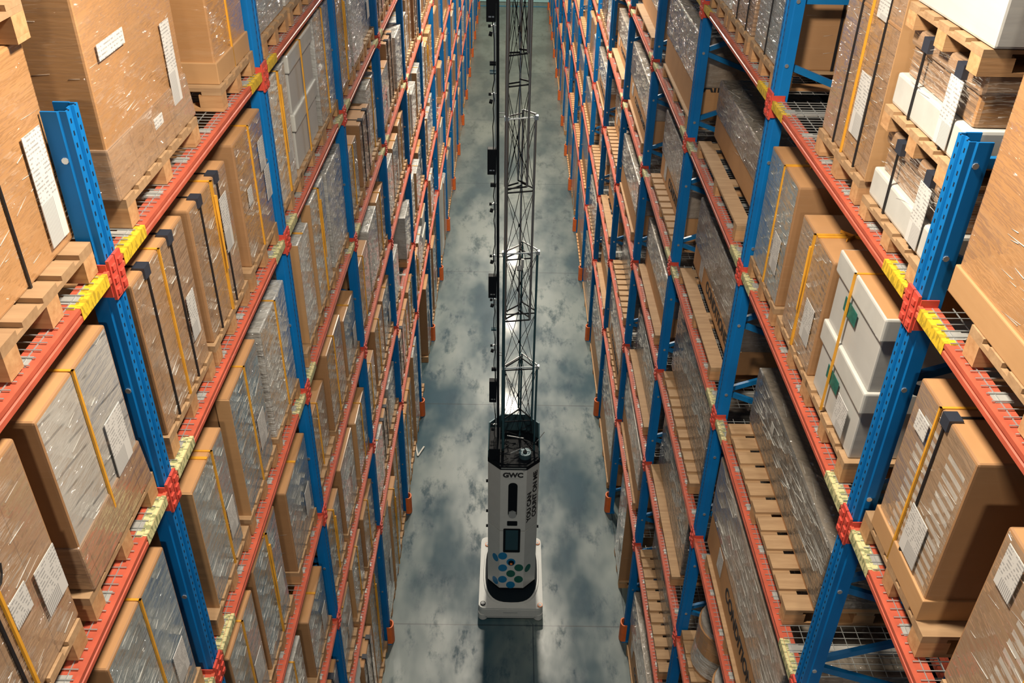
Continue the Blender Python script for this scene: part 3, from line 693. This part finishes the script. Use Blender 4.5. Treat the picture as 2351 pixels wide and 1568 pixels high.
# ---- remaining cells
LSTY = [('silver', ('yellow', 'label'), 'silvery wrapped load with label'), ('grey', ('yellow', 'edge'), 'grey-fronted carton with edge board'), ('silver', (), 'plain silvery wrapped load'),
        ('grey', ('bow', 'label'), 'grey-fronted carton with yellow bow'), ('brownfilm', ('bands',), 'brown carton with black bands'), ('bluefilm', ('thick', 'edge'), 'blue-grey load with broad yellow strap'),
        ('crates', (), 'stacked white lidded crates'), ('silver', ('bow', 'edge'), 'silvery load with brown edge board'), ('mix', ('yellow',), 'mixed boxes under film'), ('grey', ('label',), 'plain grey-fronted carton')]
stuff = {}
def stuffbox(mat, *b):
    stuff.setdefault(mat, MB()).box(*b)
for side in ('left', 'right'):
    s = SG[side]; xf = XF[side]
    for k in range(-1, NC-1):
        for l in range(7):
            if (side, k, l) in handled: continue
            zd = DK[side][l]; zb = zd+.145
            yb = Y0[side]+BAY*k
            if not seen(xf-1.1, xf+1.1, yb, yb+BAY, zd, zd+1.2, 150): continue
            gap = (LV[side][l-1]-.02-zb) if l else 1.7
            if l == 6: gap = LV[side][5]-.02-zb
            wide = side == 'right' and l > 0 and rnd.random() < .72 or (side == 'right' and 0 < l < 6 and k < 5)
            if wide:
                a, b_ = yb+.42+rnd.uniform(-.12, .25), yb+2.55+rnd.uniform(-.1, .1); h = gap*rnd.uniform(.55, .82); xs = rnd.choice((.05, .05, .12, .18))
                if l == 6: xs = -.0+.04
                dark = rnd.random() < .3; kind = rnd.choice(('long', 'plank', 'plank')); txt = rnd.random() < .5
                if k < NB:
                    do_pallet(kind, side, k, l, (a+b_)/2, '')
                    op = ('dark',) if dark else (('text',) if txt else ())
                    ci = 100+(1 if dark else (2 if txt else 3))
                    put_load(side, k, l, a, b_, zb, h, 'wide', op, xs, .9, 'long dark wrapped carton' if dark else ('long printed carton in grey film' if txt else 'long plain carton in grey film'), '', cache=ci)
                else:
                    x0, x1 = sorted((xf-s*xs, xf-s*(xs+.9))); hb = h*.38
                    stuffbox('darkfilm' if dark else 'wrap', x0, x1, a, b_, zb+hb, zb+h); stuffbox('top', x0+.01, x1-.01, a+.01, b_-.01, zb, zb+hb)
                    y = a
                    px0, px1 = sorted((xf-s*.01, xf-s*1.0))
                    while y < b_-.1: stuffbox('PALLET', px0, px1, y, y+.14, zd+.12, zd+.144); y += .19
                    stuffbox('PALLET', px0+.02, px1-.02, a, b_, zd+.0, zd+.1)
                continue
            n = 3
            for j in range(n):
                if rnd.random() < (.07 if side == 'left' else .14): continue
                yc = yb+BAY*(.185+.315*j)+rnd.uniform(-.03, .03); wd = rnd.uniform(.66, .80)
                h = min(gap-.08, (.9 if l < 6 else 1.9)*rnd.uniform(.8, 1.05)) if l else rnd.uniform(1.0, 1.6)
                q = rnd.randrange(len(LSTY)); st, op, look = LSTY[q]
                if side == 'right' and st == 'crates': st, op, look, q = 'ribs', ('bands',), 'ribbed brown carton with black bands', 20
                xs = rnd.uniform(.02, .07)
                if k < NB:
                    do_pallet('euro', side, k, l, yc, SW[j])
                    put_load(side, k, l, yc-wd/2, yc+wd/2, zb, h, st, op, xs, .98, look, SW[j], cache=q)
                else:
                    x0, x1 = sorted((xf-s*xs, xf-s*(xs+.98)))
                    stuffbox({'crates': 'whitelid', 'ribs': 'ribs'}.get(st, st), x0, x1, yc-wd/2, yc+wd/2, zb, zb+h-.02)
                    stuffbox('top' if st != 'silver' else rnd.choice(('top', 'silver')), x0+.02, x1-.02, yc-wd/2+.02, yc+wd/2-.02, zb+h-.02, zb+h)
                    if rnd.random() < .5:
                        ex0, ex1 = sorted((xf-s*(xs-.006), xf-s*(xs+.08))); stuffbox('side', ex0, ex1, yc-wd/2-.012, yc-wd/2-.001, zb, zb+h)
                    px0, px1 = sorted((xf-s*.03, xf-s*1.0))
                    for t in range(5): stuffbox('PALLET', px0, px1, yc-.4+t*.17, yc-.4+t*.17+.12, zd+.122, zd+.144)
                    for t in (-.35, 0, .35):
                        for g_ in (0, .42, .84): stuffbox('PALLET', *sorted((xf-s*(.03+g_), xf-s*(.15+g_))), yc+t-.05, yc+t+.05, zd, zd+.121)
pal = stuff.pop('PALLET')
tag(pal.build('pallets', M['wood']), 'wooden pallets under the far loads of both racks', 'pallets', kind='stuff')
allb = MB(); mats = list(stuff)
for i, m_ in enumerate(mats):
    q = stuff[m_]; o = len(allb.v); allb.v += q.v; allb.f += [tuple(o+a for a in f) for f in q.f]; allb.m += [i]*len(q.f)
tag(allb.build('wrapped_cartons', [M[m_] for m_ in mats]), 'wrapped cartons filling the far bays of both racks', 'cartons', kind='stuff')
# drop protos' duplicates: protos themselves are the first placed copies
# ------------------------------------------------------------------ robot
RX = .12
rw_ = plain('robot_white', (.52, .54, .53), .42, var=.03, coat=.15); rb = plain('robot_black', (.004, .006, .009), .6)
rb.node_tree.nodes['Principled BSDF'].inputs['Specular IOR Level'].default_value = .15
rg = plain('robot_grey', (.28, .30, .31), .4); scr = plain('robot_screen', (.008, .045, .065), .35); alu = plain('mast_aluminium', (.42, .46, .47), .32, .85)
tl = plain('mast_teal_tube', (.05, .13, .16), .3, .5); smoke = plain('smoky_panel', (.05, .10, .12), .2, .2, coat=.6)
rim = plain('silver_rim', (.5, .52, .52), .3, .7); oran = plain('amber_ring', (.75, .22, .06), .4); dblue = plain('blue_dot', (.005, .17, .38), .45); dgreen = plain('green_dot', (.002, .10, .075), .45)
bot = empty('stock_counting_robot', (RX, 10.2, 0)); tag(bot, 'white mobile warehouse robot with lettering and tall lattice mast, on the aisle floor', 'robot')
BY = -10.2
def rrect(x0, x1, y0, y1, r, n=6):
    p = []
    for cx, cy, a0 in ((x1-r, y0+r, -90), (x1-r, y1-r, 0), (x0+r, y1-r, 90), (x0+r, y0+r, 180)):
        for i in range(n+1):
            a = math.radians(a0+90*i/n); p.append((cx+r*math.cos(a), cy+r*math.sin(a)))
    return p
base = MB().prism(rrect(-.51, .50, 9.46+BY, 10.98+BY, .10), .10, .255)
base.prism(rrect(-.505, .495, 9.465+BY, 10.975+BY, .09), .256, .285)
base.prism(rrect(-.40, .39, 9.475+BY, 9.6+BY, .04), .05, .10)
bo_ = base.build('base', rw_, bot)
for x in (-.44, .43):
    for y in (9.53, 10.9): MB().tube((x, y+BY, .02), (x, y+BY, .13), .075, 16).build('corner_foot', rw_, bo_, smooth=False)
MB().prism(rrect(-.39, .38, 9.6+BY, 10.85+BY, .03), .0, .1).build('undercarriage', rb, bo_)
MB().box(-.12, .10, 9.455+BY, 9.459+BY, .19, .2).build('nameplate', rg, bo_)
# raised lip and black well
def sup(ax, ay, cx, cy, e=2.9, n=40):
    out = []
    for i in range(n):
        a = 2*math.pi*i/n; c_, s_ = math.cos(a), math.sin(a)
        out.append((cx+ax*abs(c_)**(2/e)*(1 if c_ >= 0 else -1), cy+ay*abs(s_)**(2/e)*(1 if s_ >= 0 else -1)))
    return out
MB().prism(sup(.452, .72, 0, 10.25+BY), .286, .312, scale1=.985, c=(0, 10.25+BY)).build('well_lip', rw_, bo_)
wb_ = plain('well_black', (.004, .009, .014), .6); wb_.node_tree.nodes['Principled BSDF'].inputs['Specular IOR Level'].default_value = .15
MB().prism(sup(.42, .69, 0, 10.25+BY), .313, .319).build('well', wb_, bo_)
for x, y, c_ in ((-.40, 10.80, oran), (.455, 9.53, oran), (-.44, 9.55, rb), (.44, 10.85, oran)):
    b = MB().tube((x, y+BY, .286), (x, y+BY, .302), .042, 16); b.build('corner_button', c_, bo_)
    MB().tube((x, y+BY, .302), (x, y+BY, .306), .03, 16).tube((x, y+BY, .306), (x, y+BY, .312), .012, 10).build('button_face', rw_ if c_ is oran else rg, bo_)
# octagonal body
def octo(k=0.0):
    a, b_ = .19, .375
    f, bk = 9.80+BY-k, 10.62+BY+k; a += k*.4; b_ += k
    return [(-a, f), (a, f), (b_, f+.185), (b_, bk-.185), (a, bk), (-a, bk), (-b_, bk-.185), (-b_, f+.185)]
MB().prism(octo(-.012), .32, .375).build('plinth', rb, bot)
body = MB().prism(octo(), .375, 1.628).build('lower_body', rw_, bot)
MB().prism(octo(-.006), 1.628, 1.640).build('seam', rb, bot)
ub = MB().prism(octo(), 1.640, 2.86).build('upper_body', rw_, bot)
MB().prism(octo(.004), 2.86, 2.93).build('rim', rb, bot)
MB().box(-.18, .18, 9.79+BY, 9.797+BY, 2.885, 2.90).build('rim_trim', rim, bot)
hood = MB()
pts = octo()[2:8]; pin = [(x*.95, y*.95+.004) for x, y in pts]
for i in range(5):
    a, b_, c_, d_ = pts[i], pts[i+1], pin[i+1], pin[i]
    o = len(hood.v)
    zt = [3.06, 3.22, 3.24, 3.24, 3.22, 3.06]
    hood.v += [(a[0], a[1], 2.93), (b_[0], b_[1], 2.93), (c_[0], c_[1], 2.93), (d_[0], d_[1], 2.93), (a[0], a[1], zt[i]), (b_[0], b_[1], zt[i+1]), (c_[0], c_[1], zt[i+1]), (d_[0], d_[1], zt[i])]
    for f in ((0,1,2,3),(4,5,6,7),(0,1,5,4),(1,2,6,5),(2,3,7,6),(3,0,4,7)): hood.f.append(tuple(o+q for q in f)); hood.m.append(0)
hood.build('hood', smoke, bot)
MB().prism([(x*.93, y*.93+.004) for x, y in octo()], 2.931, 2.945).build('top_tray', rb, bot)
cl = MB(); rr_ = random.Random(3)
for i in range(26):
    p = (rr_.uniform(-.25, .3), rr_.uniform(-.28, .30), rr_.uniform(2.97, 3.1)); q = (p[0]+rr_.uniform(-.2, .2), p[1]+rr_.uniform(-.12, .12), p[2]+rr_.uniform(-.03, .05)); cl.tube(p, q, .007, 5)
cl.build('cable', rb, bot)
cl = MB().tube((-.05, -.2, 3.0), (.12, -.15, 3.06), .009, 6).tube((-.1, .1, 3.08), (.14, .02, 3.1), .009, 6).tube((.28, -.05, 3.02), (.44, .05, 3.2), .006, 6)
cl.build('linkage', rim, bot)
MB().tube((.16, -.2, 2.95), (.16, -.2, 3.03), .09, 16).tube((.16, -.21, 3.03), (.16, -.21, 3.05), .03, 10, 1).build('winch', [smoke, rb], bot)
MB().box(-.36, -.2, -.3, .2, 2.945, 3.16).build('battery_box', rb, bot, bevel=.01)
FY = 9.80+BY
def fplate(name, x, z, ww, hh, mat, parent, r=.02, y=.004):
    return MB().prism([(a+x, b_+z) for a, b_ in rrect(-ww/2, ww/2, -hh/2, hh/2, r)], FY-y, FY, axis='y').build(name, mat, parent)
fplate('scanner_slot', -.006, 2.27, .135, .68, rb, ub, .065)
fplate('scanner_lens', -.006, 1.975, .115, .13, rg, ub, .055, .008)
MB().bar((-.06, FY-.008, 2.03), (-.006, FY-.008, 2.06), .012, .006).bar((-.006, FY-.008, 2.06), (.048, FY-.008, 2.03), .012, .006).build('lens_trim', rim, ub)
fplate('range_sensor', -.006, 1.795, .155, .095, rb, ub, .015)
s_ = fplate('touch_screen', -.008, 1.435, .26, .50, rb, body, .02, .010)
fplate('screen_glass', -.008, 1.45, .19, .42, scr, s_, .008, .013)
mt = Matrix.Translation((.0, FY-.0015, 2.755)) @ Matrix(((1, 0, 0, 0), (0, 0, -1, 0), (0, 1, 0, 0), (0, 0, 0, 1)))
add_text('GWC', 'logo_lettering', .118, INK, ub, Matrix.Translation((-.008, 0, 0)) @ mt, .0015, .006)
MB().bar((.125, FY-.002, 2.865), (.148, FY-.002, 2.835), .008, .003).bar((.148, FY-.002, 2.835), (.171, FY-.002, 2.865), .008, .003).build('logo_mark', rg, ub)
MB().box(-.12, .11, FY-.001, FY, 2.688, 2.694).build('logo_underline', rg, ub)
# lettering on the right chamfer: reads upward
ca, cb = Vector((.19, FY, 0)), Vector((.375, FY+.185, 0)); n_ = Vector((1, -1, 0)).normalized(); t_ = (cb-ca).normalized()
def chamf(u, z, off=.0015): return ca+(cb-ca)*u+Vector((0, 0, z))+n_*off
for txt, u, z in (('YOU CAN', .27, 2.09), ('COUNT ON ME', .70, 2.28)):
    p = chamf(u, z)
    X = Vector((0, 0, 1)); Yv = -t_; Zv = X.cross(Yv)
    mt = Matrix(((X.x, Yv.x, Zv.x, p.x), (X.y, Yv.y, Zv.y, p.y), (X.z, Yv.z, Zv.z, p.z), (0, 0, 0, 1)))
    add_text(txt, 'slogan_lettering', .115, INK, ub, mt @ Matrix.Diagonal((1.12, 1, 1, 1)), .0015, .004)
for x, z, c_ in ((-.022, 1.094, dblue), (-.019, .828, dblue), (.236, .836, dgreen), (.108, .701, dgreen), (-.02, .569, dblue), (.236, .574, dgreen), (.108, .445, dblue), (.108, .961, dblue)):
    x -= RX
    if x > .115: x -= .004
    MB().prism([(x+.070*math.cos(2*math.pi*i/20), z+.078*math.sin(2*math.pi*i/20)) for i in range(20)], FY-.002, FY, axis='y').build('painted_dot', c_, body)
for u, z, c_, sd in ((.33, .768, dgreen, 1), (.35, .995, dblue, -1), (.35, .475, dblue, -1)):
    b = MB(); vs = []
    for i in range(20):
        a = 2*math.pi*i/20; q = chamf(u+.25*math.cos(a), z+.078*math.sin(a)); vs.append((q.x*sd, q.y, q.z))
    for i in range(20):
        a = 2*math.pi*i/20; q = chamf(u+.25*math.cos(a), z+.078*math.sin(a), 0); vs.append((q.x*sd, q.y, q.z))
    b.v = vs; b.f = [tuple(range(20)), tuple(reversed(range(20, 40)))]+[(i, (i+1) % 20, 20+(i+1) % 20, 20+i) for i in range(20)]; b.m = [0]*22
    b.build('painted_dot', c_, body)
MB().tube((-.008, FY-.004, .955), (-.008, FY-.02, .955), .045, 16).build('camera_eye', rb, body)
MB().tube((-.008, FY-.02, .94), (-.008, FY-.024, .94), .02, 12).build('camera_lens', oran, body)
for sx in (-1, 1):
    for z in (2.28, 1.66, 1.34) if sx < 0 else (1.34,):
        MB().tube((sx*.375, .0, z), (sx*.41, .0, z), .024, 10).build('side_knob', rb, bot)
# ---- mast
mast = empty('mast', (0, 0, 0), parent=bot)
def X_(z, a): return a
sections = [(2.95, 4.44, -.162, .292, .32), (3.5, 6.21, -.172, .243, .29), (5.2, 7.97, -.162, .170, .24), (7.1, 9.6, -.168, .088, .19), (8.7, 11.2, -.165, .06, .15)]
for i, (z0, z1, xa, xb, dp) in enumerate(sections):
    lt = MB(); fl, fr2, bk = (xa, -.06), (xb, -.06), ((xa+xb)/2+.02, dp-.06)
    rr2 = .013 if i else .015
    lt.tube((*fl, z0), (*fl, z1), .022, 10).tube((*fr2, z0), (*fr2, z1), .015, 10).tube((*bk, z0), (*bk, z1), rr2, 8)
    tube = lt.build('corner_tube', tl if i < 2 else alu, mast)
    ln = MB(); n = max(1, round((z1-z0)/1.0)); hz = (z1-z0)/n
    for j in range(n+1):
        z = z0+j*hz
        for a, b_ in ((fl, bk), (bk, fr2), (fr2, fl)):
            ln.tube((*a, z), (*b_, z+(.035 if b_ is fr2 else -.035)), .011 if j in (0, n) else .010, 6, 1 if j < n else 0)
    ln.build('cross_bar', [rim, rb], mast)
    dg_ = MB()
    for j in range(n):
        z = z0+j*hz
        for a, b_ in ((fl, bk), (bk, fr2), (fr2, fl)):
            dg_.tube((*a, z+.02), (*b_, z+hz-.02), .0042, 5); dg_.tube((*b_, z+.02), (*a, z+hz-.02), .0035, 5)
        dg_.box((xa+xb)/2-.012, (xa+xb)/2+.012, -.072, -.052, z+hz/2-.02, z+hz/2+.02)
    dg_.build('diagonal_wire', rb, mast)
    cp = MB().box(xb-.02, xb+.03, -.08, -.03, z1-.03, z1+.02).box(xa-.03, xa+.02, -.08, -.03, z1-.05, z1+.0)
    cp.build('section_cap', rim, mast)
# sensor tower on the left of the mast
tw = empty('sensor_tower', (0, 0, 0), parent=bot)
def tx(z): return -.235-(z-3.4)/5.6*.045
MB().bar((tx(2.9), -.02, 2.9), (tx(11.2), -.02, 11.2), .034, .06).build('tower_post', rb, tw)
MB().bar((tx(2.95)-.03, -.02, 2.95), (tx(11.2)-.03, -.02, 11.2), .012, .03).build('tower_rail', rim, tw)
for z in (4.6, 6.12, 7.95, 9.4):
    MB().tube((tx(z), -.03, z), (-.165, -.06, z+.02), .006, 6).tube((tx(z), -.03, z+.05), (-.165, -.06, z+.06), .006, 6).build('tie_rod', rim, tw)
for z0, z1 in ((3.82, 4.18), (5.53, 5.85), (7.25, 7.57), (9.03, 9.36)):
    o = MB().box(-.085, .02, -.06, .03, z0, z1).build('scanner_box', rb, tw, bevel=.006, loc=(tx(z0)-.04, -.01, 0))
    MB().box(-.06, -.03, -.063, -.0605, z0+.05, z0+.065).box(-.02, 0, -.063, -.0605, z0+.05, z0+.065).build('marking', rim, o)
for z in (3.36, 4.73, 5.45, 6.1, 6.82, 8.19, 8.95):
    x = tx(z)-.02
    o = MB().tube((x-.085, -.03, z+.03), (x-.055, -.03, z+.03), .018, 10).tube((x-.075, -.03, z-.05), (x-.04, -.03, z-.06), .026, 10).build('camera_head', rb, tw)
    MB().tube((x-.055, -.03, z+.03), (x, -.02, z+.03), .010, 6).tube((x-.04, -.03, z-.05), (x, -.02, z-.04), .008, 6).box(x-.035, x-.02, -.04, -.02, z-.04, z+.05).build('bracket', rim, o)
for z in (4.36, 5.02, 7.1, 8.47, 8.57):
    x = tx(z)-.02; MB().tube((x-.07, -.02, z), (x, -.02, z), .028, 12).build('lamp_cylinder', smoke if z in (5.02, 8.47) else rb, tw)
cb_ = MB(); p = (tx(3)-.05, -.05, 3.0); zz = 3.0
while zz < 11:
    zz += .11; q = (tx(zz)-.048+rr_.uniform(-.012, .012), -.045, zz); cb_.tube(p, q, .006, 5); p = q
cb_.build('cable', rb, tw)
# camera unit on the mast front
MB().tube((.02, -.09, 6.02), (.02, -.13, 5.98), .035, 12).box(.04, .075, -.1, -.07, 6.0, 6.12).build('mast_camera', rg, mast)
# ------------------------------------------------------------------ small floor scrap and lamps housings
sp = MB().bar((-1.82, 13.9, .01), (-1.70, 13.35, .02), .012, .03).bar((-1.70, 13.35, .02), (-1.60, 13.62, .03), .012, .03)
tag(sp.build('plastic_strip', M['whitelid']), 'bent white strip of plastic lying on the floor beside the left rack', 'scrap')
lm = plain('lamp_housing', (.5, .5, .5), .4, .3)
for i, (ly, e) in enumerate(LAMPS):
    o = MB().box(-.3, .3, -.33, .33, .03, .14).box(-.02, .02, -.02, .02, .14, 1.2).build('ceiling_lamp', lm, loc=(.12, ly, LAMPZ))
    tag(o, f'square high bay ceiling lamp over the aisle, {OR[i+1]} from the camera end', 'ceiling light', 'high bay lamps above the aisle')
